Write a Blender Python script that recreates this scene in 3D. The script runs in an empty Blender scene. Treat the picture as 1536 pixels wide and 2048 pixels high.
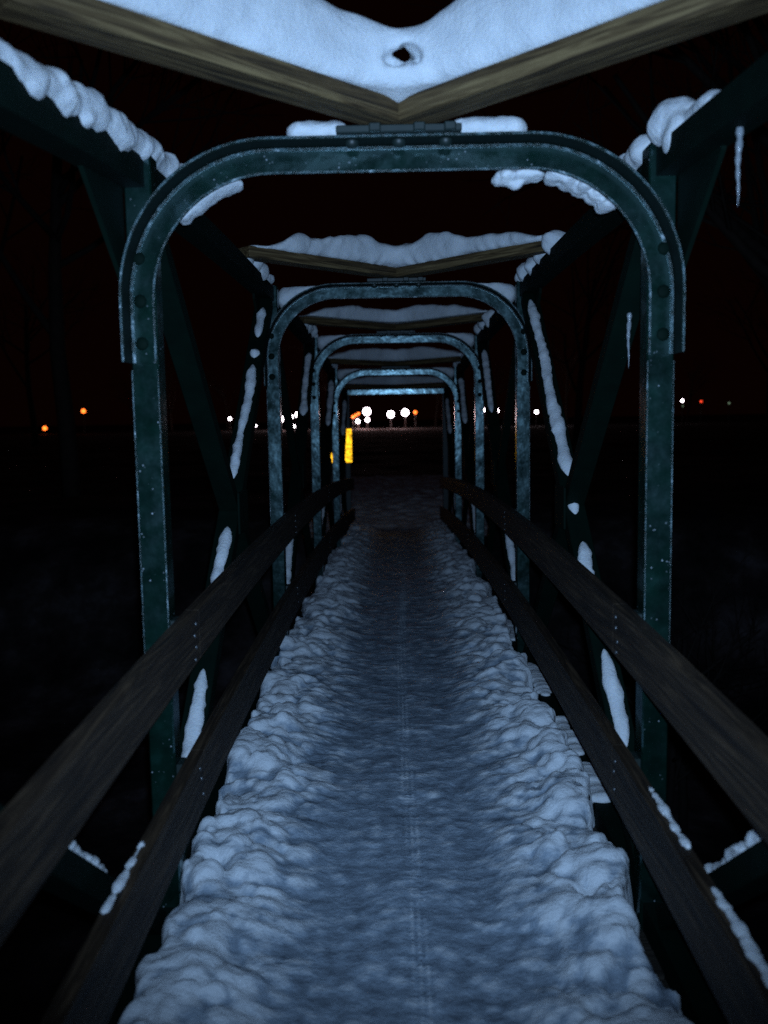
import bpy, bmesh, math, random
import numpy as np
from mathutils import Vector, Matrix

scene = bpy.context.scene
col = scene.collection
EYE = 1.60                                    # eye height above the trodden snow of the deck

# ------------------------------------------------------------------ camera
pitch, yaw, roll = 0.10264, 0.01329, 0.01707
fw = Vector((-math.sin(yaw) * math.cos(pitch), math.cos(yaw) * math.cos(pitch), -math.sin(pitch)))
r0 = Vector((math.cos(yaw), math.sin(yaw), 0)); u0 = r0.cross(fw)
rt = r0 * math.cos(roll) - u0 * math.sin(roll); up = u0 * math.cos(roll) + r0 * math.sin(roll)
cam_d = bpy.data.cameras.new('camera'); cam = bpy.data.objects.new('camera', cam_d); col.objects.link(cam)
M = Matrix((rt, up, -fw)).transposed().to_4x4(); M.translation = Vector((-0.026, 0, EYE))
cam.matrix_world = M
cam_d.sensor_fit = 'VERTICAL'; cam_d.sensor_height = 36.0; cam_d.lens = 1800 / 2048 * 36.0
cam_d.clip_start = 0.03; cam_d.clip_end = 2000
cam_d.dof.use_dof = True; cam_d.dof.focus_distance = 4.6; cam_d.dof.aperture_fstop = 2.1
scene.camera = cam

# ------------------------------------------------------------------ night sky
world = bpy.data.worlds.new('World'); scene.world = world; world.use_nodes = True
wn = world.node_tree; wn.nodes.clear()
wo = wn.nodes.new('ShaderNodeOutputWorld'); bg = wn.nodes.new('ShaderNodeBackground')
bg.inputs['Color'].default_value = (1.0, 0.18, 0.09, 1); bg.inputs['Strength'].default_value = 0.0019
wn.links.new(bg.outputs[0], wo.inputs[0])

# ------------------------------------------------------------------ the photographer's flash (the only strong light)
fl = bpy.data.lights.new('camera_flash', 'SPOT'); flo = bpy.data.objects.new('camera_flash', fl); col.objects.link(flo)
fl.energy = 500; fl.color = (0.40, 0.64, 1.0); fl.spot_size = math.radians(86); fl.spot_blend = 1.0
fl.shadow_soft_size = 0.012
flo.location = Vector((-0.026, 0, EYE)) + rt * 0.02 + up * 0.045 - fw * 0.01
aim = Vector((0.0, 1.0, -0.02))
flo.rotation_euler = aim.to_track_quat('-Z', 'Y').to_euler()

scene.view_settings.view_transform = 'Standard'; scene.view_settings.look = 'None'
scene.view_settings.exposure = 0.0; scene.view_settings.gamma = 1.0
scene.cycles.use_denoising = False
scene.cycles.max_bounces = 6; scene.cycles.sample_clamp_indirect = 1.0; scene.cycles.caustics_reflective = False; scene.cycles.caustics_refractive = False

# ------------------------------------------------------------------ helpers
rnd = random.Random(7)
def tag(o, label=None, cat=None, group=None, kind=None):
    if label: o['label'] = label
    if cat: o['category'] = cat
    if group: o['group'] = group
    if kind: o['kind'] = kind
    return o
def empty(name, loc=(0, 0, 0)):
    o = bpy.data.objects.new(name, None); col.objects.link(o); o.location = loc; o.empty_display_size = .2
    return o
class MB:
    """collects shapes, links them as one mesh object"""
    def __init__(s): s.bm = bmesh.new()
    def box(s, c, size, R=None, bevel=0):
        m = Matrix.Translation(Vector(c))
        if R is not None: m = m @ R.to_4x4()
        r = bmesh.ops.create_cube(s.bm, size=1, matrix=m @ Matrix.Diagonal((*size, 1)))
        if bevel:
            ed = list({e for v in r['verts'] for e in v.link_edges})
            bmesh.ops.bevel(s.bm, geom=ed, offset=bevel, segments=1, affect='EDGES')
        return s
    def bar(s, a, b, w, h, upv=(0, 0, 1), bevel=0):
        a = Vector(a); b = Vector(b); d = b - a; L = d.length; y = d.normalized()
        x = y.cross(Vector(upv)).normalized(); z = x.cross(y)
        R = Matrix((x, y, z)).transposed()
        return s.box((a + b) / 2, (w, L, h), R, bevel)
    def tube(s, pts, radii, n=6, cap=True):
        pts = [Vector(p) for p in pts]; rings = []
        ref = Vector((0.31, 0.2, 0.93))
        for i, p in enumerate(pts):
            d = (pts[min(i + 1, len(pts) - 1)] - pts[max(i - 1, 0)]).normalized()
            x = d.cross(ref)
            if x.length < .05: x = d.cross(Vector((1, 0, 0)))
            x.normalize(); z = x.cross(d)
            rings.append([s.bm.verts.new(p + (x * math.cos(2 * math.pi * k / n) + z * math.sin(2 * math.pi * k / n)) * radii[i]) for k in range(n)])
        for a, b in zip(rings, rings[1:]):
            for k in range(n):
                s.bm.faces.new((a[k], a[(k + 1) % n], b[(k + 1) % n], b[k]))
        if cap:
            s.bm.faces.new(rings[0][::-1]); s.bm.faces.new(rings[-1])
        return s
    def dome(s, c, axis, r, flat=.55, n=10):
        q = Vector(axis).to_track_quat('Z', 'Y').to_matrix().to_4x4()
        bmesh.ops.create_uvsphere(s.bm, u_segments=n, v_segments=6, radius=r,
                                  matrix=Matrix.Translation(Vector(c)) @ q @ Matrix.Diagonal((1, 1, flat, 1)))
        return s
    def sweep_rect(s, pts, w0, w1, y0, y1):
        """pts: (x, z, nx, nz) in a plane; the profile spans w0..w1 along the normal and y0..y1 in depth"""
        rings = []
        for (x, z, nx, nz) in pts:
            rings.append([s.bm.verts.new((x + nx * w, y, z + nz * w)) for w, y in ((w0, y0), (w1, y0), (w1, y1), (w0, y1))])
        for a, b in zip(rings, rings[1:]):
            for k in range(4): s.bm.faces.new((a[k], a[(k + 1) % 4], b[(k + 1) % 4], b[k]))
        s.bm.faces.new(rings[0][::-1]); s.bm.faces.new(rings[-1])
        return s
    def build(s, name, mat, parent=None, smooth=False, angle=None):
        bmesh.ops.recalc_face_normals(s.bm, faces=s.bm.faces)
        me = bpy.data.meshes.new(name); s.bm.to_mesh(me); s.bm.free()
        me.materials.append(mat)
        if smooth:
            for p in me.polygons: p.use_smooth = True
        o = bpy.data.objects.new(name, me); col.objects.link(o)
        if parent: o.parent = parent
        return o

# ---- numpy noise
def _h(ix, iy, iz, seed):
    n = (ix.astype(np.int64) * 374761393 + iy.astype(np.int64) * 668265263 + iz.astype(np.int64) * 2147483647 + seed * 974634777) & 0xffffffff
    n = ((n ^ (n >> 13)) * 1274126177) & 0xffffffff
    n = ((n ^ (n >> 16)) * 2246822519) & 0xffffffff
    return ((n ^ (n >> 15)) & 0xffffff) / float(0xffffff)
def vnoise(x, y, z, seed=0):
    x = np.asarray(x, float); y = np.asarray(y, float) + 0 * x; z = np.asarray(z, float) + 0 * x
    ix, iy, iz = np.floor(x), np.floor(y), np.floor(z); fx, fy, fz = x - ix, y - iy, z - iz
    fx, fy, fz = [t * t * (3 - 2 * t) for t in (fx, fy, fz)]
    out = 0
    for dx in (0, 1):
        for dy in (0, 1):
            for dz in (0, 1):
                out = out + _h(ix + dx, iy + dy, iz + dz, seed) * (fx if dx else 1 - fx) * (fy if dy else 1 - fy) * (fz if dz else 1 - fz)
    return out * 2 - 1
def fbm(x, y, z, oct=3, seed=0):
    o = 0; a = 1
    for k in range(oct):
        o = o + a * vnoise(x * 2.03 ** k + k * 7.1, y * 2.03 ** k, z * 2.03 ** k, seed + k); a *= .5
    return o / 1.6
def domes(x, y, cell, seed, density=.8, sx=1.0):
    """height field of rounded lumps on a jittered lattice; returns 0..1"""
    u = x / (cell * sx); v = y / cell; iu, iv = np.floor(u), np.floor(v); out = np.zeros_like(u)
    for dx in (-1, 0, 1):
        for dy in (-1, 0, 1):
            a, b = iu + dx, iv + dy
            px = a + .15 + .7 * _h(a, b, b * 0, seed); py = b + .15 + .7 * _h(a, b, b * 0 + 1, seed)
            r = .45 + .5 * _h(a, b, b * 0 + 2, seed); on = _h(a, b, b * 0 + 3, seed) < density
            hh = .45 + .55 * _h(a, b, b * 0 + 4, seed)
            d2 = ((u - px) ** 2 + (v - py) ** 2) / r ** 2
            out = np.maximum(out, np.where(on, np.sqrt(np.clip(1 - d2, 0, 1)) * hh, 0))
    return out

def mesh_from_arrays(name, V, F, mat, smooth=True):
    me = bpy.data.meshes.new(name)
    me.vertices.add(len(V)); me.vertices.foreach_set('co', np.asarray(V, dtype=np.float32).ravel())
    me.loops.add(len(F) * 4); me.loops.foreach_set('vertex_index', np.asarray(F, dtype=np.int32).ravel())
    me.polygons.add(len(F)); me.polygons.foreach_set('loop_start', np.arange(0, len(F) * 4, 4, dtype=np.int32))
    me.polygons.foreach_set('loop_total', np.full(len(F), 4, dtype=np.int32))
    me.update(calc_edges=True); me.validate(); me.materials.append(mat)
    if smooth: me.polygons.foreach_set('use_smooth', np.ones(len(me.polygons), dtype=bool))
    return me
def surface_net(fn, lo, hi, res):
    """fn > 0 inside; closed quad surface of the field sampled in the box lo..hi"""
    ax = [np.arange(lo[k] - res, hi[k] + 2 * res, res) for k in range(3)]
    X, Y, Z = np.meshgrid(*ax, indexing='ij'); D = fn(X, Y, Z)
    D[0] = D[-1] = -1; D[:, 0] = D[:, -1] = -1; D[:, :, 0] = D[:, :, -1] = -1
    n = D.shape; ins = D > 0
    acc = np.zeros((n[0] - 1, n[1] - 1, n[2] - 1, 3)); cnt = np.zeros((n[0] - 1, n[1] - 1, n[2] - 1))
    offs = [(i, j, k) for i in (0, 1) for j in (0, 1) for k in (0, 1)]
    sl = lambda o: tuple(slice(o[a], n[a] - 1 + o[a]) for a in range(3))
    for o in offs:
        for a in range(3):
            if o[a] == 0:
                p = list(o); p[a] = 1
                d0, d1 = D[sl(o)], D[sl(p)]; c = (d0 > 0) != (d1 > 0)
                t = np.where(c, d0 / np.where(c, d0 - d1, 1), 0)
                for b in range(3):
                    acc[..., b] += np.where(c, o[b] + (t if b == a else 0), 0)
                cnt += c
    act = cnt > 0; idx = -np.ones(act.shape, int); idx[act] = np.arange(act.sum())
    cell = np.argwhere(act); V = cell + acc[act] / cnt[act][:, None]
    V = np.array([ax[0][0], ax[1][0], ax[2][0]]) + V * res
    F = []
    for a in range(3):
        b, c = (a + 1) % 3, (a + 2) % 3
        s0 = [slice(1, n[k] - 1) for k in range(3)]; s1 = list(s0); s0[a] = slice(0, n[a] - 1); s1[a] = slice(1, n[a])
        d0, d1 = ins[tuple(s0)], ins[tuple(s1)]
        base = np.argwhere(d0 != d1); flip = d0[d0 != d1]
        base[:, b] += 1; base[:, c] += 1
        def q(db, dc):
            m = base.copy(); m[:, b] -= db; m[:, c] -= dc; return idx[m[:, 0], m[:, 1], m[:, 2]]
        qd = np.stack([q(1, 1), q(0, 1), q(0, 0), q(1, 0)], 1)
        qd = np.where(flip[:, None], qd, qd[:, ::-1]); F.append(qd)
    F = np.concatenate(F); F = F[(F >= 0).all(1)]
    return V, F

# ------------------------------------------------------------------ materials
def nodes_of(name):
    m = bpy.data.materials.new(name); m.use_nodes = True; nt = m.node_tree
    return m, nt, nt.nodes['Principled BSDF']
def noise(nt, scale, detail=4, rough=.55, coord='Object', stretch=None):
    tc = nt.nodes.new('ShaderNodeTexCoord'); n = nt.nodes.new('ShaderNodeTexNoise')
    n.inputs['Scale'].default_value = scale; n.inputs['Detail'].default_value = detail; n.inputs['Roughness'].default_value = rough
    src = tc.outputs[coord]
    if stretch:
        mp = nt.nodes.new('ShaderNodeMapping'); mp.inputs['Scale'].default_value = stretch
        nt.links.new(src, mp.inputs['Vector']); src = mp.outputs[0]
    nt.links.new(src, n.inputs['Vector']); return n
def ramp(nt, src, stops):
    r = nt.nodes.new('ShaderNodeValToRGB'); nt.links.new(src, r.inputs[0]); e = r.color_ramp.elements
    while len(e) < len(stops): e.new(.5)
    for k, (p, c) in enumerate(stops): e[k].position = p; e[k].color = (*c, 1) if len(c) == 3 else c
    return r
def bump(nt, src, bsdf, strength, dist):
    b = nt.nodes.new('ShaderNodeBump'); b.inputs['Strength'].default_value = strength; b.inputs['Distance'].default_value = dist
    nt.links.new(src, b.inputs['Height']); nt.links.new(b.outputs[0], bsdf.inputs['Normal']); return b

def snow_mat(name, a, b, scale=18, bs=.5):
    m, nt, p = nodes_of(name)
    n = noise(nt, scale, 6, .6); r = ramp(nt, n.outputs['Fac'], [(.3, a), (.7, b)])
    nt.links.new(r.outputs[0], p.inputs['Base Color'])
    p.inputs['Roughness'].default_value = .75; p.inputs['Specular IOR Level'].default_value = .25
    p.inputs['Subsurface Weight'].default_value = .25; p.inputs['Subsurface Radius'].default_value = (.01, .012, .015)
    p.inputs['Subsurface Scale'].default_value = 1.0
    g = noise(nt, 70, 8, .75); bump(nt, g.outputs['Fac'], p, bs * 1.8, .009)
    return m
SNOW = snow_mat('fresh_snow', (.74, .77, .80), (.84, .86, .88))
def path_mat():
    m, nt, p = nodes_of('trodden_snow')
    a = nt.nodes.new('ShaderNodeAttribute'); a.attribute_name = 'loose_farlit'
    n = noise(nt, 11, 7, .65, stretch=(1, 1.8, 1)); ad = nt.nodes.new('ShaderNodeMath'); ad.operation = 'MULTIPLY_ADD'
    nt.links.new(n.outputs['Fac'], ad.inputs[0]); ad.inputs[1].default_value = 1.1; nt.links.new(a.outputs['Fac'], ad.inputs[2])
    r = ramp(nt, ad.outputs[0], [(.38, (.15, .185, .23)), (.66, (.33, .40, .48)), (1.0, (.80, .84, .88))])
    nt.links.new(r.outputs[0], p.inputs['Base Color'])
    p.inputs['Roughness'].default_value = .6; p.inputs['Specular IOR Level'].default_value = .4
    g = noise(nt, 60, 6, .7); bump(nt, g.outputs['Fac'], p, .8, .010)
    return m
PATH = path_mat()

def steel_mat():
    m, nt, p = nodes_of('frosted_green_paint')
    n = noise(nt, 9, 6, .6)
    r = ramp(nt, n.outputs['Fac'], [(.35, (.0010, .008, .0055)), (.58, (.0024, .0155, .0105)), (.76, (.007, .030, .023))])
    # specks of frost and ice stuck on the paint
    v = nt.nodes.new('ShaderNodeTexVoronoi'); v.inputs['Scale'].default_value = 62
    tc = nt.nodes.new('ShaderNodeTexCoord'); nt.links.new(tc.outputs['Object'], v.inputs['Vector'])
    fs = ramp(nt, v.outputs['Distance'], [(.10, (1, 1, 1)), (.20, (0, 0, 0))])
    gate = noise(nt, 14, 3, .6); gr = ramp(nt, gate.outputs['Fac'], [(.56, (0, 0, 0)), (.66, (1, 1, 1))])
    mul = nt.nodes.new('ShaderNodeMath'); mul.operation = 'MULTIPLY'
    nt.links.new(fs.outputs[0], mul.inputs[0]); nt.links.new(gr.outputs[0], mul.inputs[1])
    mix = nt.nodes.new('ShaderNodeMix'); mix.data_type = 'RGBA'
    nt.links.new(mul.outputs[0], mix.inputs['Factor']); nt.links.new(r.outputs[0], mix.inputs['A'])
    mix.inputs['B'].default_value = (.45, .5, .55, 1)
    nt.links.new(mix.outputs['Result'], p.inputs['Base Color'])
    rr = noise(nt, 11, 5, .7); rp = ramp(nt, rr.outputs['Fac'], [(.3, (.12, .12, .12)), (.7, (.25, .25, .25))])
    nt.links.new(rp.outputs[0], p.inputs['Roughness']); p.inputs['Specular IOR Level'].default_value = 1.0; p.inputs['IOR'].default_value = 1.9; p.inputs['Specular Tint'].default_value = (.62, .95, 1, 1)
    b = noise(nt, 7, 3, .55); bump(nt, b.outputs['Fac'], p, .35, .010)
    return m
STEEL = steel_mat()
def wood_mat(name, c0, c1, c2, axis):
    m, nt, p = nodes_of(name)
    st = {'y': (34, 1.5, 34), 'x': (1.5, 34, 34)}[axis]
    n = noise(nt, 1.0, 8, .6, stretch=st); n.inputs['Distortion'].default_value = 2.2
    r = ramp(nt, n.outputs['Fac'], [(.34, c0), (.5, c1), (.66, c2)])
    nt.links.new(r.outputs[0], p.inputs['Base Color']); p.inputs['Roughness'].default_value = .7
    p.inputs['Specular IOR Level'].default_value = .3
    bump(nt, n.outputs['Fac'], p, .9, .008)
    return m
RAILW = wood_mat('weathered_rail_wood', (.007, .0035, .0015), (.026, .015, .0075), (.070, .044, .024), 'y')
BEAMW = wood_mat('weathered_brace_wood', (.016, .009, .004), (.085, .052, .021), (.20, .135, .06), 'y')
DECKW = wood_mat('dark_deck_wood', (.015, .012, .01), (.03, .024, .018), (.05, .04, .03), 'x')
def plain(name, c, rough=.7, metal=0, sc=12):
    m, nt, p = nodes_of(name)
    n = noise(nt, sc, 4); r = ramp(nt, n.outputs['Fac'], [(.3, tuple(v * .75 for v in c)), (.7, tuple(min(1, v * 1.2) for v in c))])
    nt.links.new(r.outputs[0], p.inputs['Base Color']); p.inputs['Roughness'].default_value = rough; p.inputs['Metallic'].default_value = metal
    return m
BOLT = plain('galvanised_bolt', (.16, .17, .18), .35, .8, 60)
def frost_glint_mat():
    m, nt, p = nodes_of('frost_and_edge_glint')
    n = noise(nt, 17, 6, .75); r = ramp(nt, n.outputs['Fac'], [(.46, (.003, .015, .012)), (.60, (.05, .10, .11)), (.70, (.50, .58, .62))])  # pale patches: frost, with bright edge glints painted into the colour
    nt.links.new(r.outputs[0], p.inputs['Base Color']); p.inputs['Roughness'].default_value = .3
    b = noise(nt, 80, 4, .7); bump(nt, b.outputs['Fac'], p, .9, .006); return m
FROST_GLINT = frost_glint_mat()
DSTEEL = plain('dark_wet_steel', (.01, .02, .018), .5, 0, 20)
FLANGE = plain('shaded_flange_paint', (.002, .008, .006), .8, 0, 20); FLANGE.node_tree.nodes['Principled BSDF'].inputs['Specular IOR Level'].default_value = .15  # frame paint darkened: the shade of grazing flash is put into the colour
CHORD = plain('shaded_green_paint', (.0012, .007, .0045), .75, 0, 9); CHORD.node_tree.nodes['Principled BSDF'].inputs['Specular IOR Level'].default_value = .08  # same green paint darkened, shade painted in for faces the flash only grazes
BARK = plain('bare_bark', (.07, .05, .04), .9, 0, 6)
BARK_D = plain('dark_wet_bark', (.018, .013, .011), .9, 0, 6)
POLE = plain('dark_lamp_pole', (.05, .05, .05), .6)
def glow(name, c, s, noisy=0):
    m, nt, p = nodes_of(name); p.inputs['Base Color'].default_value = (*c, 1)
    p.inputs['Emission Color'].default_value = (*c, 1); p.inputs['Emission Strength'].default_value = s
    if noisy:
        n = noise(nt, noisy, 4); r = ramp(nt, n.outputs['Fac'], [(.40, (s * .28,) * 3), (.6, (s,) * 3)])
        r2 = nt.nodes.new('ShaderNodeMath'); r2.operation = 'MULTIPLY'; r2.inputs[1].default_value = 1
        # ramp values above 1 are clipped: keep the ratio, multiply after
        for e in r.color_ramp.elements: e.color = tuple(v / s for v in e.color[:3]) + (1,)
        r2.inputs[1].default_value = s
        nt.links.new(r.outputs[0], r2.inputs[0]); nt.links.new(r2.outputs[0], p.inputs['Emission Strength'])
    return m
GL = {'w': glow('white_lamp_glass', (1, .86, .95), 14), 'o': glow('orange_lamp_glass', (1, .16, .02), 4),
      'r': glow('red_lamp_glass', (1, .06, .02), 1.6), 'g': glow('dim_green_lamp_glass', (.3, .45, .3), .5)}
def ice_mat():
    m, nt, p = nodes_of('clear_ice'); p.inputs['Base Color'].default_value = (.85, .93, 1, 1)
    p.inputs['Roughness'].default_value = .12; p.inputs['Transmission Weight'].default_value = .75; p.inputs['IOR'].default_value = 1.31
    n = noise(nt, 55, 3); bump(nt, n.outputs['Fac'], p, .6, .01); return m
ICE = ice_mat()
def ground_mat():
    m, nt, p = nodes_of('snowy_ground')
    n = noise(nt, .9, 8, .65); r = ramp(nt, n.outputs['Fac'], [(.42, (.010, .008, .007)), (.54, (.05, .040, .040)), (.70, (.17, .15, .16))])
    nt.links.new(r.outputs[0], p.inputs['Base Color']); p.inputs['Roughness'].default_value = .85
    b = noise(nt, 6, 6, .6); bump(nt, b.outputs['Fac'], p, .6, .05); return m
GROUND = ground_mat()

# ------------------------------------------------------------------ the ground
S = 3.0109; D1 = 2.844
FY = [D1 + (i - 1) * S for i in range(0, 6)]                       # frame positions along the bridge
ZT = [0.690, 0.7526, 0.7717, 0.735, 0.5725, 0.4011]               # underside of each portal web above the eye
_cy = [-3, FY[0], FY[1], FY[2], FY[3], FY[4], FY[5], 17]
_cz = [-.26, -.165, .013, .032, -.005, -.155, -.335, -.42]
_pf = np.polyfit(_cy[1:7], _cz[1:7], 4)
def C(y):                                                           # the camber of the bridge
    return float(np.polyval(_pf, min(max(y, -.6), 15.1)))
Cv = np.vectorize(C)
def ground_z(x, y):
    x = np.asarray(x, float); y = np.asarray(y, float)
    far = -.16 + 0 * x
    s1 = 1 / (1 + np.exp(-(y - 16.0 + .12 * np.abs(x)) * 1.9)); 
    z = -2.9 * (1 - s1) + far * s1
    z = z + .10 * fbm(x * .35, y * .35, 0, 3, 5) * (1 + 1.2 * (1 - s1)) * np.clip((np.hypot(x, y - 17) - 1) / 6, .15, 1)
    return z
def spaced(lo, hi, d0, g, c=0):
    a = [c]; d = d0
    while a[-1] < hi: a.append(a[-1] + d); d *= g
    b = [c]; d = d0
    while b[-1] > lo: b.append(b[-1] - d); d *= g
    return np.array(sorted(set(b[1:] + a)))
gx = spaced(-900, 900, .14, 1.035); gy = spaced(-120, 1500, .16, 1.03, 12)
X, Y = np.meshgrid(gx, gy, indexing='ij'); Zg = ground_z(X, Y)
def grid_faces(nx, ny):
    i, j = np.meshgrid(np.arange(nx - 1), np.arange(ny - 1), indexing='ij'); a = (i * ny + j).ravel()
    return np.stack([a, a + ny, a + ny + 1, a + 1], 1)
me = mesh_from_arrays('ground', np.stack([X.ravel(), Y.ravel(), Zg.ravel()], 1), grid_faces(*X.shape), GROUND)
o = bpy.data.objects.new('ground', me); col.objects.link(o); tag(o, 'dim snow covered ground below and beyond the footbridge', 'ground', kind='structure')

# ------------------------------------------------------------------ the footbridge
bridge = empty('footbridge', (0, 7.4, -1.7))
tag(bridge, 'arched green steel footbridge with rounded portal frames and wooden rails', 'footbridge')
OFF = Vector((0, -7.4, 1.7))
def bpart(mb, name, mat, parent=None, smooth=False):
    o = mb.build(name, mat, None, smooth)
    if parent is None or parent is bridge:
        o.parent = bridge; o.location = OFF
    else: o.parent = parent                                         # the sub-part shares its part's frame
    return o
PX = .8075                                                          # post centre line
def E(z): return z + EYE
# frames
for i, y in enumerate(FY):
    c = C(y); zb = E(ZT[i]); last = (i == 5)
    m = MB(); R = .45; hw = .073; xo = .84                         # outer face of the web
    zt = zb + hw
    if not last:
        pts = [(-xo, E(.18 + c), -1, 0)]
        for k in range(0, 19):
            a = math.pi - k / 18 * math.pi / 2; pts.append((-xo + R + R * math.cos(a), zt - R + R * math.sin(a), math.cos(a), math.sin(a)))
        for k in range(0, 19):
            a = math.pi / 2 - k / 18 * math.pi / 2; pts.append((xo - R + R * math.cos(a), zt - R + R * math.sin(a), math.cos(a), math.sin(a)))
        pts.append((xo, E(.18 + c), 1, 0))
        m.sweep_rect(pts, -hw, 0, y - .006, y + .006)               # the web facing the walker
        fr = bpart(m, 'portal_frame', STEEL, None)
        m = MB(); m.sweep_rect(pts, .0015, .0115, y - .085, y + .0065); bpart(m, 'flange', FLANGE, fr)      # turned towards the walker
        m = MB(); m.sweep_rect(pts, .004, .011, y - .0885, y - .0855); bpart(m, 'icy_glint_lip', FROST_GLINT, fr)
        m = MB(); m.sweep_rect(pts, -.009, -.0005, y - .011, y - .0065); bpart(m, 'icy_glint_lip', FROST_GLINT, fr)
        m = MB(); m.sweep_rect(pts, -hw - .003, -hw + .004, y - .010, y - .0065); bpart(m, 'icy_glint_lip', FROST_GLINT, fr)
    else:
        m.box((0, y, zb + .045), (1.72, .09, .085), bevel=.006)
        fr = bpart(m, 'end_portal_beam', STEEL)
    for s in (-1, 1):
        top = E(.82 + c) if not last else zb + .09
        p = MB(); z0 = -1.72 - EYE + EYE + c
        p.box((s * PX, y + .052, (top + z0) / 2), (.085, .085, top - z0), bevel=.005)
        bpart(p, 'post', STEEL if not last else DSTEEL, fr)
        if not last:
            for e_ in (-1, 1):
                q = MB(); q.box((s * PX + e_ * .0405, y + .0075, E(-.32) + c), (.004, .003, .96)); bpart(q, 'icy_glint_lip', FROST_GLINT, fr)
    if not last:
        for s in (-1, 1):
            for zz in (.24, .37, .50):
                b = MB(); b.dome((s * (PX + .002), y - .007, E(zz + c)), (0, -1, 0), .021, .35); bpart(b, 'bolt', CHORD, fr, True)
        g = MB(); g.box((0, y - .045, zt + .0235), (.37, .12, .022), bevel=.003); bpart(g, 'apex_plate', DSTEEL, fr)
        for k in (-.14, 0, .14):
            g = MB(); g.dome((k, y - .055, zt + .0), (0, 0, -1), .022, .9); bpart(g, 'bolt', DSTEEL, fr, True)
        for k in (-.07, .06, .15):
            g = MB(); g.box((k, y - .112, zt + .0235), (.035, .02, .026), bevel=.004); bpart(g, 'nut', DSTEEL, fr)
    # cross beam below the deck
    cb = MB(); cb.box((0, y + .052, c - .30), (1.9, .09, .16), bevel=.005); bpart(cb, 'cross_beam', DSTEEL, fr)
# chords following the camber
def run_pts(y0, y1, step): 
    n = max(2, int((y1 - y0) / step)); return [y0 + (y1 - y0) * k / n for k in range(n + 1)]
def long_bar(y0, y1, x, zc, w, h, name, mat, sag=0):
    m = MB(); ys = run_pts(y0, y1, .5); rings = []
    for y in ys:
        z = zc + C(y) - sag * max(0, D1 - y)
        rings.append([m.bm.verts.new((x + a, y, z + b)) for a, b in ((-w / 2, -h / 2), (w / 2, -h / 2), (w / 2, h / 2), (-w / 2, h / 2))])
    for a, b in zip(rings, rings[1:]):
        for k in range(4): m.bm.faces.new((a[k], a[(k + 1) % 4], b[(k + 1) % 4], b[k]))
    m.bm.faces.new(rings[0][::-1]); m.bm.faces.new(rings[-1])
    return bpart(m, name, mat)
for s in (-1, 1):
    long_bar(-1.6, FY[5] + .1, s * .83, E(.765), .09, .09, 'top_chord', CHORD, .062 if s < 0 else .02)
    long_bar(-1.6, FY[5] + .3, s * .83, E(-1.68), .11, .12, 'bottom_chord', CHORD)
    # rails: boards in panel lengths
    for nm, zc, h, ye in (('handrail_board', E(-.715), .165, 14.4), ('lower_rail_board', E(-1.21), .19, 14.6)):
        segs = [(-1.4, FY[1] + .10), (FY[1] + .104, FY[3] + .10), (FY[3] + .104, ye)]
        for a, b in segs: long_bar(a, b, s * .712, zc, .045, h, nm, RAILW)
    for i, y in enumerate(FY):
        if i == 5: continue
        c = C(y)
        for zc, hh, zs in ((-.715, .14, (-.665, -.70, -.742, -.78)), (-1.21, .16, (-1.15, -1.19, -1.25))):
            k = MB(); k.box((s * .7505, y + .052, E(zc) + c), (.030, .07, hh), bevel=.003); br = bpart(k, 'rail_bracket', DSTEEL)
            for zb_ in zs:
                bb = MB(); bb.dome((s * .6895, y + .03 + .045 * rnd.random(), E(zb_) + c), (-s, 0, 0), .0075, .7, 8); bpart(bb, 'bolt', BOLT, br, True)
# X diagonals of each panel
def diag_ends(i, s, kind):
    a, b = FY[i], FY[i + 1]; ca, cb = C(a), C(b)
    if kind == 'B': return Vector((s * .83, b - .10, E(.70) + cb)), Vector((s * .83, a + .12, E(-1.60) + ca))
    return Vector((s * .83, a + .12, E(.70) + ca)), Vector((s * .83, b - .12, E(-1.60) + cb))
for i in range(0, 5):
    for s in (-1, 1):
        for kd, w in (('A', .092), ('B', .100)):
            if i == 0 and kd == 'B': continue
            p, q = diag_ends(i, s, kd)
            if i >= 2 and kd == 'A': w = .055
            m = MB(); m.bar(p, q, w, .075 if kd == 'B' else .070, bevel=.004); bpart(m, 'diagonal_brace', CHORD)
        p, q = diag_ends(i, s, 'B'); mid = (p + q) / 2
        xi = s * (.83 - .058)
        if i: g = MB(); g.box((xi, mid.y, mid.z - .01), (.012, .24, .20), bevel=.003); bpart(g, 'gusset_plate', CHORD)
    for s in (-1, 1):
        # tapering gussets in front of each post head
        y1 = FY[i + 1]; c1 = C(y1)
        g = MB(); pr = [(y1 + .008, .81), (y1 - .36, .80), (y1 - .36, .69), (y1 + .008, .40)]
        a = [g.bm.verts.new((s * .852, yy, E(zz) + c1)) for yy, zz in pr]; b = [g.bm.verts.new((s * .866, yy, E(zz) + c1)) for yy, zz in pr]
        g.bm.faces.new(a); g.bm.faces.new(b[::-1])
        for k in range(4): g.bm.faces.new((a[k], b[k], b[(k + 1) % 4], a[(k + 1) % 4]))
        bpart(g, 'gusset_plate', CHORD)
# deck
dm = MB(); y = -1.6; k = 0
while y < FY[5] + .2:
    dm.box((0, y + .07, C(y) - .135 + .003 * (k % 3)), (1.56, .132, .045)); y += .145; k += 1
bpart(dm, 'deck_boards', DECKW)
for s in (-1, 1): long_bar(-1.6, FY[5] + .2, s * .45, -.30, .1, .2, 'deck_stringer', DSTEEL)
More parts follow.
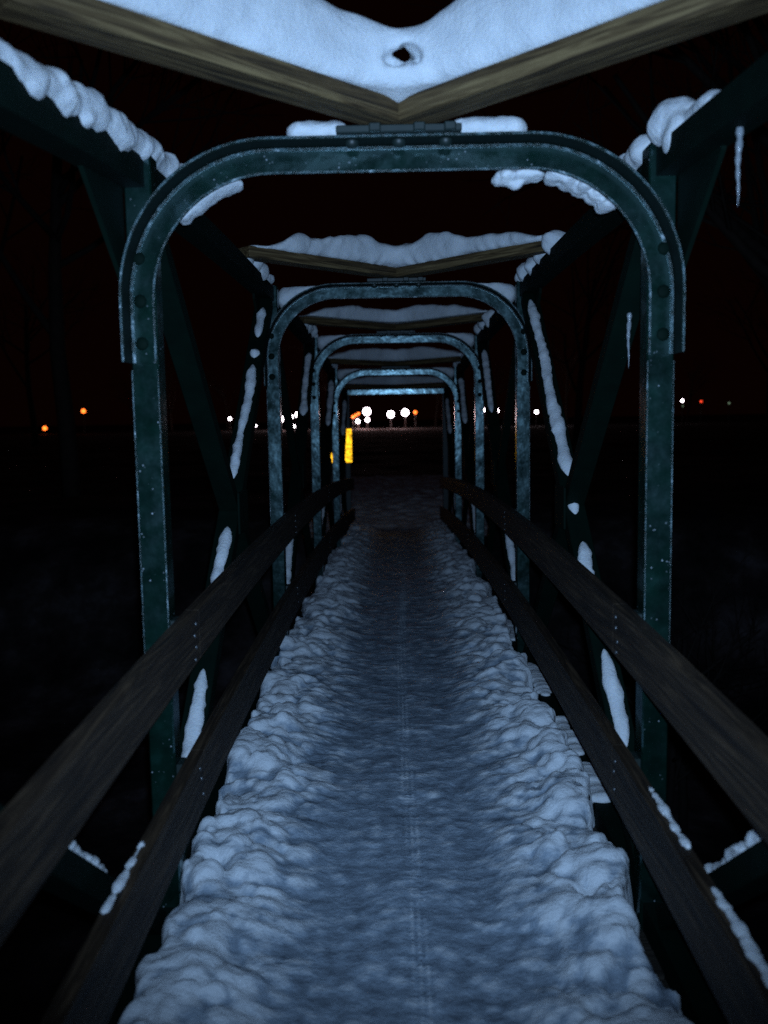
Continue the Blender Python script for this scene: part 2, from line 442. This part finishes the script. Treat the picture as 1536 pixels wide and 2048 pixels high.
# timber chevrons: two planks from the middle of each frame to the top chords
BZ = {}
for i in range(1, 6):
    y = FY[i]; zt = E(ZT[i]) + .073; zb = zt + .036; BZ[i] = zb + .058
    if i == 5: zb = zt + .01; BZ[i] = zb + .058
    for s in (-1, 1):
        m = MB(); L = 1.17; dx, dy = s * .7071, -.7071; px, py = s * .7071, .7071   # across the plank
        w0, w1 = -.055, .055
        # mitred end on the centre line so the two planks butt with a small gap
        gap = .006
        def P(t, w, z):
            # t along, w across (outer side positive)
            if t == 0: t = w + gap
            return Vector((dx * t + px * w, y - .06 + dy * t + py * w, z))
        vs = [m.bm.verts.new(P(t, w, z)) for t in (0, L) for w in (w0, w1) for z in (zb, zb + .058)]
        for f in ((0, 1, 3, 2), (4, 6, 7, 5), (0, 4, 5, 1), (2, 3, 7, 6), (0, 2, 6, 4), (1, 5, 7, 3)): m.bm.faces.new([vs[q] for q in f])
        bmesh.ops.bevel(m.bm, geom=list(m.bm.edges), offset=.004, segments=1, affect='EDGES')
        # local frame along the plank so the grain follows it
        ang = math.atan2(dy, dx) - math.pi / 2; Rz = Matrix.Rotation(ang, 4, 'Z'); T = Matrix.Translation((0, y, zb)) @ Rz
        bmesh.ops.transform(m.bm, matrix=T.inverted(), verts=m.bm.verts)
        o = m.build('timber_brace', BEAMW); o.parent = bridge; o.matrix_local = Matrix.Translation(OFF) @ T

# ------------------------------------------------------------------ snow on the deck
ys = [-1.2]
while ys[-1] < 15.0: ys.append(ys[-1] + .0105 * max(1, ys[-1] / 4.5))
ys = np.array(ys); xs = np.linspace(-.90, .90, 172)
X, Y = np.meshgrid(xs, ys, indexing='ij')
edge = .018 + np.where(X > 0, .742 + .024 * np.clip(Y - 4.8, 0, 3), .765 + .01 * np.clip(Y - 3, 0, 3)) \
    + .03 * vnoise(Y * 2.3, np.sign(X) * 9, 0, 3) + .034 * vnoise(Y * 8, np.sign(X) * 5, 0, 4) + .022 * vnoise(Y * 24, np.sign(X) * 5, 0, 8)
ax_ = np.abs(X); side = np.clip((ax_ - .20) / .42, 0, 1); side = side * side * (3 - 2 * side)
mid = 1 - side
warpx = X + .02 * vnoise(X * 8, Y * 8, 0, 11); warpy = Y + .02 * vnoise(X * 8, Y * 8, 3, 12)
H = .045 * side + .018 * vnoise(X * 3, Y * 1.7, 0, 21) * (.4 + side)
D1_ = domes(warpx, warpy, .14, 31, .62); D2_ = domes(warpx, warpy, .07, 32, .6); D3_ = domes(warpx, warpy, .055, 33, .5, 1.4); D4_ = domes(warpx, warpy, .03, 34, .5, 1.3)
H += side * (.046 * D1_ + .024 * D2_) + (.25 + .05 * mid) * (.012 * D3_ + .006 * D4_) + side * .05 * domes(warpx, warpy, .27, 35, .35)
fb_ = fbm(X * 9, Y * 16, 0, 4, 41); H += (.004 + .013 * side) * fb_
LOOSE_FARLIT = np.clip(side * (.36 * D1_ + .50 * D2_ + .06) + (.3 + .4 * side) * D3_ * .5 + .22 * D4_ + .15 * fb_ - .10 + .25 * np.clip((Y - 5) / 7, 0, 1), 0, 1)  # loose lumps paler; far deck also lightened to offset the flash falloff
H -= .016 * mid * domes(warpx, warpy, .32, 51, .6, .55) * (.5 + .5 * vnoise(X * 4, Y * 3, 1, 52))
# narrow tyre track down the middle
tx = X - .012 - .02 * np.sin(Y * .9); tr = np.exp(-(tx / .034) ** 4); td = np.sin(2 * math.pi * (Y / .046 + tx / .04)) * np.sin(2 * math.pi * (Y / .046 - tx / .04))
LOOSE_FARLIT = np.clip(LOOSE_FARLIT + tr * .20 * td + .05 * tr, 0, 1)
H += tr * (-.004 + .006 * td)
fall = np.clip((ax_ - edge) / .065 + 1, 0, 1)
H = H * (1 - fall ** 3) - .13 * fall ** 2.2 + (-.0)
H += .11 * np.clip((Y - 10.5) / 4.5, 0, 1) ** 1.5 * (1 - fall)
V = np.stack([(X - np.sign(X) * 0.012 * (fall > .5)).ravel(), Y.ravel(), (H + Cv(ys)[None, :]).ravel()], 1)
keep = ((ax_ - edge) < .03)
F = grid_faces(*X.shape); kv = keep.ravel(); F = F[kv[F].all(1)]
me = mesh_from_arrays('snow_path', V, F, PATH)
at = me.attributes.new('loose_farlit', 'FLOAT', 'POINT'); at.data.foreach_set('value', LOOSE_FARLIT.ravel().astype(np.float32)); o = bpy.data.objects.new('snow_path', me); col.objects.link(o)
tag(o, 'trodden lumpy snow path along the bridge deck', 'path', kind='structure')
# path going on beyond the bridge
xs = np.linspace(-1.6, 1.6, 90); ys2 = np.linspace(14.9, 26, 260); X, Y = np.meshgrid(xs, ys2, indexing='ij')
w = .85 + .05 * (Y - 14.9); e2 = np.clip((np.abs(X) - w) / .5, 0, 1)
t = np.clip((Y - 14.9) / 3.6, 0, 1); t = t * t * (3 - 2 * t)
Z = (1 - t) * (C(15) + .10) + t * (.04 - .01 * (Y - 18)) + .02 * fbm(X * 5, Y * 5, 0, 4, 61) + .03 * domes(X, Y, .16, 62, .6) - .12 * e2 * e2
Z = np.maximum(Z, np.minimum(ground_z(X, Y) - .05, Z + 9)) 
me = mesh_from_arrays('path', np.stack([X.ravel(), Y.ravel(), Z.ravel()], 1), grid_faces(*X.shape), SNOW); o = bpy.data.objects.new('path', me); col.objects.link(o)
tag(o, 'snowy path leading off the far end of the bridge', 'path', kind='structure')

# ------------------------------------------------------------------ snow lying on the bridge
GRP = 'snow lying on the steelwork of the footbridge'
def add_snow(V, F, label, name='snow_ridge', cat='snow', mat=None):
    c = V.mean(0); c[2] = V[:, 2].min(); me = mesh_from_arrays(name, V - c, F, mat or SNOW)
    o = bpy.data.objects.new(name, me); col.objects.link(o); o.location = c
    tag(o, label, cat, GRP); return o
def chevron_snow(i, res, hmax, tip, label, hole=False, ragged=1.0, hR=1.0):
    y0 = FY[i] - .06; z0 = BZ[i] - .004
    def fn(x, y, z):
        xl, yl, zl = x - 0, y - y0, z - z0; axx = np.sqrt(xl * xl + .0004)
        s = (axx - yl) * .7071; t = (axx + yl) * .7071
        n1 = fbm(x * 7, y * 7, z * 7, 3, 70 + i); n2 = vnoise(xl * 11, 3.3, zl * 4, 80 + i)
        fr = np.clip(s / 1.12, 0, 1)
        dip = np.clip(s / .42, 0, 1); dip = .90 + .10 * dip * dip * (3 - 2 * dip)
        h = hmax * dip * (1 - fr ** 2.4) + tip * fr; q_ = np.clip(xl / .3, 0, 1); h = h * (1 + (hR - 1) * q_) 
        h = h + (.032 if i == 2 else .022) * ragged * n2 + .016 * vnoise(xl * 4, 7.7, 0, 90 + i)
        h = np.maximum(h, .012)
        win = .068 + .075 * np.exp(-(np.clip(s, 0, 9) / .16) ** 2); wout = .075
        lean = .12 * np.clip(zl, 0, 1)
        tt = t + lean * .5
        wq = np.where(tt < 0, -tt / win, tt / wout); zc_ = np.maximum(zl, 0) + np.where(zl < 0, 9, 0); hq = np.abs(zc_ - h / 2) / (h / 2 + 1e-3)
        f = 1 - (wq ** 3.2 + hq ** 3.6) ** (1 / 3.2)
        f = f + .22 * n1 * ragged + (.13 if i == 2 else .05) * vnoise(s * 26 + zl * 12, zl * 8, xl * 2, 97)
        f = np.minimum(f, (1.16 - s) * 8)
        if hole:
            # pillow of snow bridging the crook of the V, and the hole melted through above it
            f = np.maximum(f, .9 - np.sqrt((xl / .08) ** 2 + ((yl + .065) / .09) ** 2 + ((zl - .045) / .055) ** 2) + .12 * n1)
            yy = yl + .1; zc = .108 + .34 * yy
            d = np.sqrt(((xl - .002) / .054) ** 2 + ((zl - zc) / .038) ** 2) + .8 * n1 + .55 * vnoise(x * 34, y * 6, z * 34, 17)
            f = np.where(yl < .5, np.minimum(f, (d - 1) * .8 + 0 * f), f)
        return f
    V, F = surface_net(fn, (-.93, y0 - .95, z0 - .05), (.93, y0 + .16, z0 + hmax + .07), res)
    return add_snow(V, F, label, 'snow_ridge')
chevron_snow(1, .0115, .182, .12, 'thick bright snow on the nearest timber V, with a dark hole at its point', True, .8)
chevron_snow(2, .0125, .150, .02, 'ragged grey snow on the second timber V, behind the largest portal', False, 1.3, 1.1)
chevron_snow(3, .016, .15, .03, 'smooth snow on the third timber V, seen inside the second portal', False, .7)
chevron_snow(4, .018, .17, .04, 'dim snow on the fourth timber V, seen inside the third portal', False, .7)
chevron_snow(5, .022, .15, .05, 'faint snow on the farthest timber V, above the straight end beam', False, .6)

def blob_chain(blobs, label, res=.01, amp=.28, fr=14, seed=1, name='snow_clump', cut=None, k=9.0):
    B = np.array(blobs, float); lo = (B[:, :3] - B[:, 3:6] * 1.75).min(0); hi = (B[:, :3] + B[:, 3:6] * 1.75).max(0)
    def fn(x, y, z):
        acc = 0
        for b in B:
            d = np.sqrt(((x - b[0]) / b[3]) ** 2 + ((y - b[1]) / b[4]) ** 2 + ((z - b[2]) / b[5]) ** 2)
            acc = acc + np.exp(-k * (d - 1))
        f = np.log(np.maximum(acc, 1e-9)) / k
        f = f + amp * fbm(x * fr, y * fr, z * fr, 3, seed)
        if cut: f = np.minimum(f, cut(x, y, z))
        return f
    V, F = surface_net(fn, lo, hi, res)
    if len(F) == 0: return None
    return add_snow(V, F, label, name)
def line_blobs(pts, step, rx, ry, rz, seed, jit=.25):
    r = random.Random(seed); out = []
    for (a, b) in zip(pts, pts[1:]):
        a = Vector(a); b = Vector(b); n = max(1, int((b - a).length / step))
        for k in range(n + 1):
            p = a.lerp(b, k / n); s = 1 + jit * (r.random() * 2 - 1)
            out.append((p.x, p.y, p.z, rx * s, ry, rz * s))
    return out
# left top chord by the first frame: a long ragged ridge
bl = line_blobs([(-.84, 1.5, E(.685)), (-.83, 2.0, E(.745)), (-.82, 2.4, E(.80)), (-.82, 2.85, E(.85)), (-.81, 3.42, E(.885))], .07, .058, .07, .046, 3, .25)
bl += [(-.85, 1.9, E(.74), .07, .10, .05), (-.83, 2.16, E(.745), .05, .05, .06)]
blob_chain(bl, 'long ragged snow ridge on the top chord left of the largest portal', .010, .40, 13, 5)
# right: cap on the post head with a tongue
bl = [(.835, 2.80, E(.86), .082, .09, .075), (.815, 2.74, E(.81), .045, .05, .06), (.86, 2.62, E(.845), .05, .09, .035), (.875, 2.50, E(.838), .030, .07, .020)]
blob_chain(bl, 'rounded snow cap with a thin tongue on the right post of the largest portal', .009, .22, 16, 8, 'snow_clump')
bl = line_blobs([(.80, 3.02, E(.845)), (.80, 3.25, E(.85))], .06, .05, .06, .05, 9)
blob_chain(bl, 'small snow clump behind the right post of the largest portal', .011, .35, 15, 9)
# bits of snow on the flange either side of the apex plate, first frame
zt1 = E(ZT[1]) + .073 + .0115
for s, x0, x1, lb in ((-1, -.30, -.19, 'small white block of snow left of the apex plate on the largest portal'), (1, .19, .345, 'longer white block of snow right of the apex plate on the largest portal')):
    blob_chain(line_blobs([(x0, D1 - .03, zt1 + .022), (x1, D1 - .03, zt1 + .022)], .035, .04, .055, .034, 4 + s, .12), lb, .008, .18, 22, 12 + s,
               cut=lambda x, y, z, z1=zt1: (z - z1) * 40)
# snow drapes hanging behind the first arch
def arc(a_deg, r, cx, zt):
    a = math.radians(a_deg); return (cx + r * math.cos(a), zt - .45 + r * math.sin(a))
zt = E(ZT[1]) + .073
pts = [arc(a, .400, -.40, zt) for a in (136, 130, 124, 118, 112, 108)]
blob_chain([(x, D1 + .12, z, .024, .06, .017) for x, z in pts] + [((a[0] + b[0]) / 2, D1 + .12, (a[1] + b[1]) / 2, .024, .06, .016) for a, b in zip(pts, pts[1:])],
           'thin snow drape behind the upper left bend of the largest portal', .007, .35, 24, 14)
pts = [arc(a, .392, .40, zt) for a in (76, 69, 62, 55, 48)]
blob_chain([(x, D1 + .12, z - .002, .030, .07, .019) for x, z in pts],
           'snow drape sagging behind the upper right bend of the largest portal', .007, .4, 22, 15)
blob_chain([(.34, D1 + .08, E(ZT[1]) - .004, .05, .05, .026), (.40, D1 + .08, E(ZT[1]) + .0, .05, .05, .018), (.36, D1 + .08, E(ZT[1]) - .02, .03, .03, .018)],
           'little crumbling snow lump hanging under the largest portal beam', .006, .4, 30, 16)
# wedges of snow in the shoulders of frames 2, 3, 4 and the clumps on the chords beside them
ordn = {2: 'second', 3: 'third', 4: 'fourth'}
for i in (2, 3, 4):
    zt = E(ZT[i]) + .073
    for s in (-1, 1):
        sd = 'left' if s < 0 else 'right'
        bl = [(s * .72, FY[i] + .16, zt - .045, .07, .10, .07), (s * .64, FY[i] + .16, zt - .01, .09, .10, .05), (s * .53, FY[i] + .16, zt + .01, .08, .09, .03), (s * .70, FY[i] + .2, zt - .10, .05, .08, .07)]
        blob_chain(bl, 'snow wedge in the %s shoulder of the %s portal, counted from the front' % (sd, ordn[i]), .011 if i == 2 else .016, .15, 14, 20 + i * 2 + s, 'snow_wedge',
                   cut=lambda x, y, z, z1=zt + .022: (z1 - z) * 30)
        r = random.Random(i * 10 + s)
        y1 = FY[i] + .05; y0 = FY[i] - (1.1 if s > 0 else .8)
        c = C(FY[i])
        bl = line_blobs([(s * .83, y0, E(.83) + C(y0)), (s * .83, y1, E(.855) + c)], .16, .06, .075, .05, i * 7 + s, .45)
        blob_chain(bl, 'broken snow ridge on the %s top chord running up to the %s portal' % (sd, ordn[i]), .014 if i == 2 else .018, .55, 9, 40 + i * 2 + s)
# snow on the diagonals that rise away from the camera
def diag_snow(i, s, t0, t1, label, hw=.036, hh=.03, seed=0, low=None):
    p, q = diag_ends(i, s, 'B'); d = (q - p).normalized(); nrm = Vector((0, -1, 0)) - d * Vector((0, -1, 0)).dot(d); nrm.normalize()
    L = (q - p).length; n = max(8, int((t1 - t0) * L / .022)); K = 12; V = []; sx = Vector((1, 0, 0))
    for k in range(n + 1):
        t = t0 + (t1 - t0) * k / n; u = k / n; taper = min(1, (min(u, 1 - u) * n / 3.5)) ** .6 if 0 < u < 1 else .05
        a = float(vnoise(np.array(t * L * 7), i * 3.3 + s, seed, 5)); b = float(vnoise(np.array(t * L * 3), i * 5 + s, seed, 6)); cth = float(vnoise(np.array(t * L * 18), i * 5 + s, seed, 7))
        w = hw * (.86 + .22 * a + .16 * b) * taper; h = hh * (1 + .3 * cth + .3 * a) * taper; off = sx * (.008 * b)
        c = p + d * L * t + nrm * (.0375 - .004) + off
        for j in range(K):
            th = 2 * math.pi * j / K; cc = math.cos(th); ss = max(math.sin(th), -.15)
            jg = float(vnoise(np.array(t * L * 34 + 50 * (cc > 0)), j * .9, seed + i * 3.1, 15)); V.append(c + sx * (w * cc * (1 + .22 * jg)) + nrm * (h * ss * (1 + .25 * jg)))
    F = [(k * K + j, k * K + (j + 1) % K, (k + 1) * K + (j + 1) % K, (k + 1) * K + j) for k in range(n) for j in range(K)]
    add_snow(np.array([list(v) for v in V]), np.array(F), label, 'snow_strip')
L_ = 'snow strip on %s diagonal past the first portal, %s'
for s, spans in ((1, [(.02, .46, 'long upper piece'), (.575, .66, 'short piece just above the handrail'), (.74, .87, 'piece seen between the two rails')]),
                 (-1, [(.03, .12, 'small topmost piece'), (.15, .175, 'tiny piece below the topmost one'), (.19, .455, 'long middle piece'), (.54, .68, 'piece just above the handrail'), (.76, .90, 'piece seen between the two rails')])):
    for t0, t1, w_ in spans:
        diag_snow(1, s, t0, t1, L_ % ('right' if s > 0 else 'left', w_), .036 if s > 0 else .031, .026, s)
diag_snow(1, 1, .475, .53, L_ % ('right', 'short thick piece at the crossing'), .046, .035, 3)
for i, nm in ((2, 'second and third'), (3, 'third and fourth'), (4, 'fourth and end')):
    for s in (-1, 1):
        for t0, t1, w_ in ((.03, .30, 'upper piece'), (.62, .88, 'lower piece')):
            diag_snow(i, s, t0, t1, 'snow strip on %s diagonal between %s portals, %s' % ('right' if s > 0 else 'left', nm, w_), .036, .026, i)
# snow along the low steel and the rail tops
def ledge(pts, w, h, label, seed, res=.009, amp=.5, fr=26):
    blob_chain(line_blobs(pts, .04, w, .035, h, seed, .35), label, res, amp, fr, seed)
def on_lower(s, y, dx=.0): return (s * (.712 + dx), y, E(-1.21) + C(y) + .097)
ledge([on_lower(1, y, .012) for y in (.9, 1.4, 1.9, 2.05)], .014, .010, 'thin snow line on the nearest stretch of the right lower rail', 61)
ledge([on_lower(1, y, .012) for y in (2.28, 2.6)], .013, .009, 'short thin snow line on the right lower rail by the first post', 62)
ledge([on_lower(-1, y, .012) for y in (2.02, 2.3)], .012, .009, 'short snow line on the left lower rail near the viewer', 63)
def on_bot(s, y, x=.83): return (s * x, y, E(-1.62) + C(y) + .005)
for n, (y0, y1, x) in enumerate(((3.62, 3.95, .81), (4.12, 4.55, .81), (5.0, 5.6, .81), (6.3, 6.9, .81))):
    nmz = ['just past the largest portal', 'second past the largest portal', 'near the middle of the bridge', 'beyond the second portal'][n]
    ledge([on_bot(1, y0, x), on_bot(1, (y0 + y1) / 2, x), on_bot(1, y1, x)], .045, .020, 'flat snow patch on the right bottom chord, ' + nmz, 70 + n, amp=.22, fr=18)
def diagA_top(i, s, t):
    p, q = diag_ends(i, s, 'A'); v = p.lerp(q, t); return (v.x, v.y, v.z + .055)
ledge([diagA_top(0, 1, t) for t in (.70, .76, .82, .88)], .04, .02, 'snow on the falling brace right of the lower rail, near the viewer', 81, .01)
ledge([diagA_top(0, -1, t) for t in (.72, .78, .84)], .03, .014, 'snow on the falling brace left of the lower rail, near the viewer', 82, .01)
blob_chain([(-1.0, 2.86, E(-.985), .022, .03, .014)], 'tiny bright snow speck left of the handrail', .005, .2, 30, 83, 'snow_speck')

# icicles
def icicle(x, y, z0, z1, r, label):
    m = MB(); n = 26; pts = []; rr = []; q = random.Random(int(x * 1000))
    for k in range(n + 1):
        t = k / n; pts.append((.002 * math.sin(t * 9), .002 * math.cos(t * 7), -(z0 - z1) * t)); rr.append(max(.0006, r * (1 - t) ** .7 * (1 + .22 * math.sin(t * 40 + q.random()))))
    m.tube(pts, rr, 8); o = m.build('icicle', ICE, None, True); o.location = (x, y, z0); tag(o, label, 'icicle', 'icicles hanging from the bridge steel')
icicle(.83, 2.30, E(.725), E(.51), .010, 'glinting icicle below the right top chord near the photo edge')
icicle(-.002, D1 - .085, BZ[1] + .01, BZ[1] - .062, .007, 'frozen drip in the joint of the nearest timber V')
icicle(.83, 3.33, E(.40), E(.17), .010, 'icicle hanging from the dark diagonal inside the right post of the largest portal')

# ------------------------------------------------------------------ yellow reflective markers at the end of the bridge
YEL = glow('yellow_panel_flash_return', (1, .50, .012), 2.2, 22)  # no lamp: emission stands in for flash light the reflectors send back
def marker(x, y, w, h, z, label):
    g = float(ground_z(np.array(x), np.array(y))); r = empty('marker_post', (x, y, g)); tag(r, label, 'marker post', None)
    m = MB(); m.tube([(0, .05, -.1), (0, .05, z + h - g)], [.028, .028], 10); m.build('post', POLE, r)
    m = MB(); m.box((0, 0, z - g + h / 2), (w, .04, h), bevel=.018); m.build('yellow_panel', YEL, r)  # reflective panel, its flash return painted as emission
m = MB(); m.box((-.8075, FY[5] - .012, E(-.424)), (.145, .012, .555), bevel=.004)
o = bpart(m, 'reflector_panel', YEL); o['label'] = 'yellow reflector panel on the left end post, flash return painted as glow'
marker(-1.085, 14.95, .075, .16, E(-.70), 'small yellow marker post just outside the left end of the bridge')

# ------------------------------------------------------------------ far street lamps
lamps = [(-5.2, 1.5, .80, 'w', 1), (-.7, .9, .72, 'w', 1), (2.0, 1.2, .72, 'w', 1), (-8.9, .7, .5, 'w', 0), (-6.9, -.3, .42, 'w', 1), (-5.1, -.05, .42, 'w', 1),
         (-21.4, .4, .62, 'w', 0), (-18.1, 1.1, .62, 'w', 1), (-19.5, .75, .42, 'w', 0), (-31.0, .6, .3, 'w', 0), (-26.2, -.8, .18, 'w', 0),
         (14.9, .9, .34, 'w', 0), (16.8, 1.4, .3, 'w', 0), (19.1, 1.2, .5, 'w', 0), (26.6, .9, .34, 'w', 0), (30.6, 1.2, .5, 'w', 0), (53.8, 2.5, .28, 'w', 0),
         (-33.8, .4, .17, 'o', 0), (-33.7, -1.2, .34, 'o', 0), (57.3, 2.3, .24, 'r', 0), (46.3, 1.4, .2, 'r', 0), (-58.6, 2.5, .46, 'o', 0), (-66.1, -.6, .46, 'o', 0),
         (3.9, 1.2, .34, 'o', 0), (-7.8, .55, .30, 'o', 0), (-6.75, 1.15, .26, 'o', 0), (-7.3, .85, .28, 'o', 0), (62.5, 1.9, .2, 'g', 0), (-20.0, -1.1, .36, 'w', 1), (-19.0, -1.05, .3, 'w', 0), (53.9, 1.5, .14, 'g', 0)]
lab = ['largest white street lamp, upper of a stacked pair right of the yellow marker', 'big white street lamp left of a similar one in the middle of the far end', 'big white street lamp right of a similar one in the middle of the far end',
       'white street lamp just above the tall yellow marker', 'low warm white street lamp under a cluster of orange lights', 'small white street lamp directly below the largest one',
       'white street lamp beside the left post of the second portal', 'bright white street lamp, right and higher of a touching pair', 'smaller white street lamp, left of a touching pair',
       'small dim white street lamp left of the snowy left diagonal', 'tiny white street lamp right of the snowy left diagonal', 'small white street lamp partly behind the right post of the third portal',
       'small white street lamp just right of the right post of the third portal', 'white street lamp between the right posts of the third and second portals', 'small white street lamp left of the snowy right diagonal',
       'white street lamp right of the snowy right diagonal', 'small pale street lamp right of the largest portal', 'tiny orange street lamp left of the small dim white one', 'low orange street lamp left of the snowy left diagonal',
       'small red street lamp right of the largest portal', 'tiny red street lamp just left of the right post of the largest portal', 'orange street lamp high in the dark left side', 'orange street lamp low at the far left',
       'small orange street lamp right of the two big white ones', 'left one of three clustered orange lamps', 'upper right one of three clustered orange lamps', 'middle one of three clustered orange lamps',
       'dim greenish street lamp farthest right', 'low white street lamp, left of a pair near the ground', 'low white street lamp, right of a pair near the ground', 'tiny greenish lamp below the small pale one on the right']
for k, (x, z, r, c, lit) in enumerate(lamps):
    y = 170 + 3 * math.sin(k * 2.1); sc = y / 170; x *= sc; z = z * sc + EYE
    g = float(ground_z(np.array(x), np.array(y))); r *= .88
    root = empty('street_lamp', (x, y, g)); tag(root, lab[k], 'street lamp', 'street lamps in the distance')
    m = MB(); m.tube([(0, 0, -.2), (0, 0, max(.3, z - g - r))], [.09, .06], 8); m.build('lamp_pole', POLE, root)
    m = MB(); bmesh.ops.create_uvsphere(m.bm, u_segments=14, v_segments=9, radius=r, matrix=Matrix.Translation((0, 0, z - g))); m.build('lamp_head', GL[c], root, True)
    if lit:
        ld = bpy.data.lights.new('lamp_light', 'POINT'); ld.energy = 260; ld.color = (1, .48, .44); ld.shadow_soft_size = .3
        lo = bpy.data.objects.new('lamp_light', ld); col.objects.link(lo); lo.parent = root; lo.location = (0, -1.2 - r, z - g)

# ------------------------------------------------------------------ bare trees
def tree_mesh(seed, H, twig=True):
    r = random.Random(seed); T = MB(); B = MB()
    def branch(p, d, L, rad, lev, mb):
        pts = [p]; rr = [rad]; n = 5 if lev < 2 else 3
        for k in range(n):
            d = (d + Vector((r.uniform(-1, 1), r.uniform(-1, 1), r.uniform(-.4, .8))) * (.10 + .06 * lev)).normalized()
            p = p + d * L / n; pts.append(p); rr.append(rad * (1 - .62 * (k + 1) / n))
        mb.tube(pts, rr, 6 if lev == 0 else (5 if lev == 1 else 3), cap=lev < 2)
        if lev < 4:
            for q in range([8, 5, 4, 3][lev]):
                t = r.uniform(.30, 1) if lev else r.uniform(.28, 1); k = min(n - 1, int(t * n)); bp = pts[k].lerp(pts[k + 1], t * n - k)
                a = r.uniform(0, 6.283); base = (pts[k + 1] - pts[k]).normalized()
                sd = base.cross(Vector((math.cos(a), math.sin(a), .3))).normalized()
                nd = (base * r.uniform(.5, .9) + sd * r.uniform(.6, 1.0) + Vector((0, 0, .15))).normalized()
                branch(bp, nd, L * r.uniform(.42, .66), rr[k] * .55, lev + 1, B)
    branch(Vector((0, 0, -.2)), Vector((0, 0, 1)), H * .78, H * .02, 0, T)
    return T, B
protos = []
def tree(x, y, H, label, proto=None, group='bare trees around the bridge', rot=0, sc=1):
    g = float(ground_z(np.array(x), np.array(y)))
    root = empty('bare_tree', (x, y, g)); root.rotation_euler.z = rot; root.scale = (sc,) * 3; tag(root, label, 'tree', group)
    if proto is None:
        T, B = tree_mesh(int(x * 31 + y * 7), H); a = T.build('trunk', BARK, root, True); b = B.build('crown', BARK, root, True); protos.append((a, b))
    else:
        for q in protos[proto]:
            c = q.copy(); col.objects.link(c); c.parent = root
    return root
tree(7.5, 15.0, 13, 'big bare tree whose branches cross the dark sky at upper right')
tree(9.5, 21.0, 14, 'bare tree behind the big one on the right bank')
tree(-8.0, 22.0, 12, 'bare tree left of the bridge on the far bank')
tree(13.0, 28.0, 13, 'bare tree farther out to the right', 0, rot=2.1, sc=1.1)
tree(-15.0, 33.0, 13, 'bare tree farther out to the left', 1, rot=1.0, sc=1.05)
far = [(-62, 215), (-47, 190), (-38, 205), (-27, 200), (-12, 195), (9, 200), (22, 210), (37, 195), (48, 214), (66, 205), (12, 60), (-30, 75), (33, 80)]
fl_ = ['leftmost of the far trees', 'far tree right of the orange lamps', 'far tree above the small dim lamp', 'far tree left of the second portal', 'far tree behind the white lamps left of centre', 'far tree right of the two big white lamps',
       'far tree behind the right post of the third portal', 'far tree behind the snowy right diagonal', 'far tree behind the largest portal right post', 'rightmost of the far trees', 'middle distance tree right of the path', 'middle distance tree on the left', 'middle distance tree on the right']
for k, (x, y) in enumerate(far): tree(x, y, 13, 'bare ' + fl_[k], k % 3, rot=k * 1.7, sc=1.0 + .35 * ((k * 37) % 10) / 10)
# saplings just right of the bridge
for k, (x, y, h) in enumerate(((2.75, 9.2, 2.7), (3.1, 9.6, 3.0))):
    T, B = tree_mesh(900 + k, h); g = float(ground_z(np.array(x), np.array(y)))
    root = empty('sapling', (x, y, g)); tag(root, ['thin bare sapling nearest the right handrail', 'taller bare sapling just behind the thin one by the right post'][k], 'sapling', 'saplings by the right side of the bridge')
    T.build('trunk', BARK_D, root, True); B.build('crown', BARK_D, root, True)
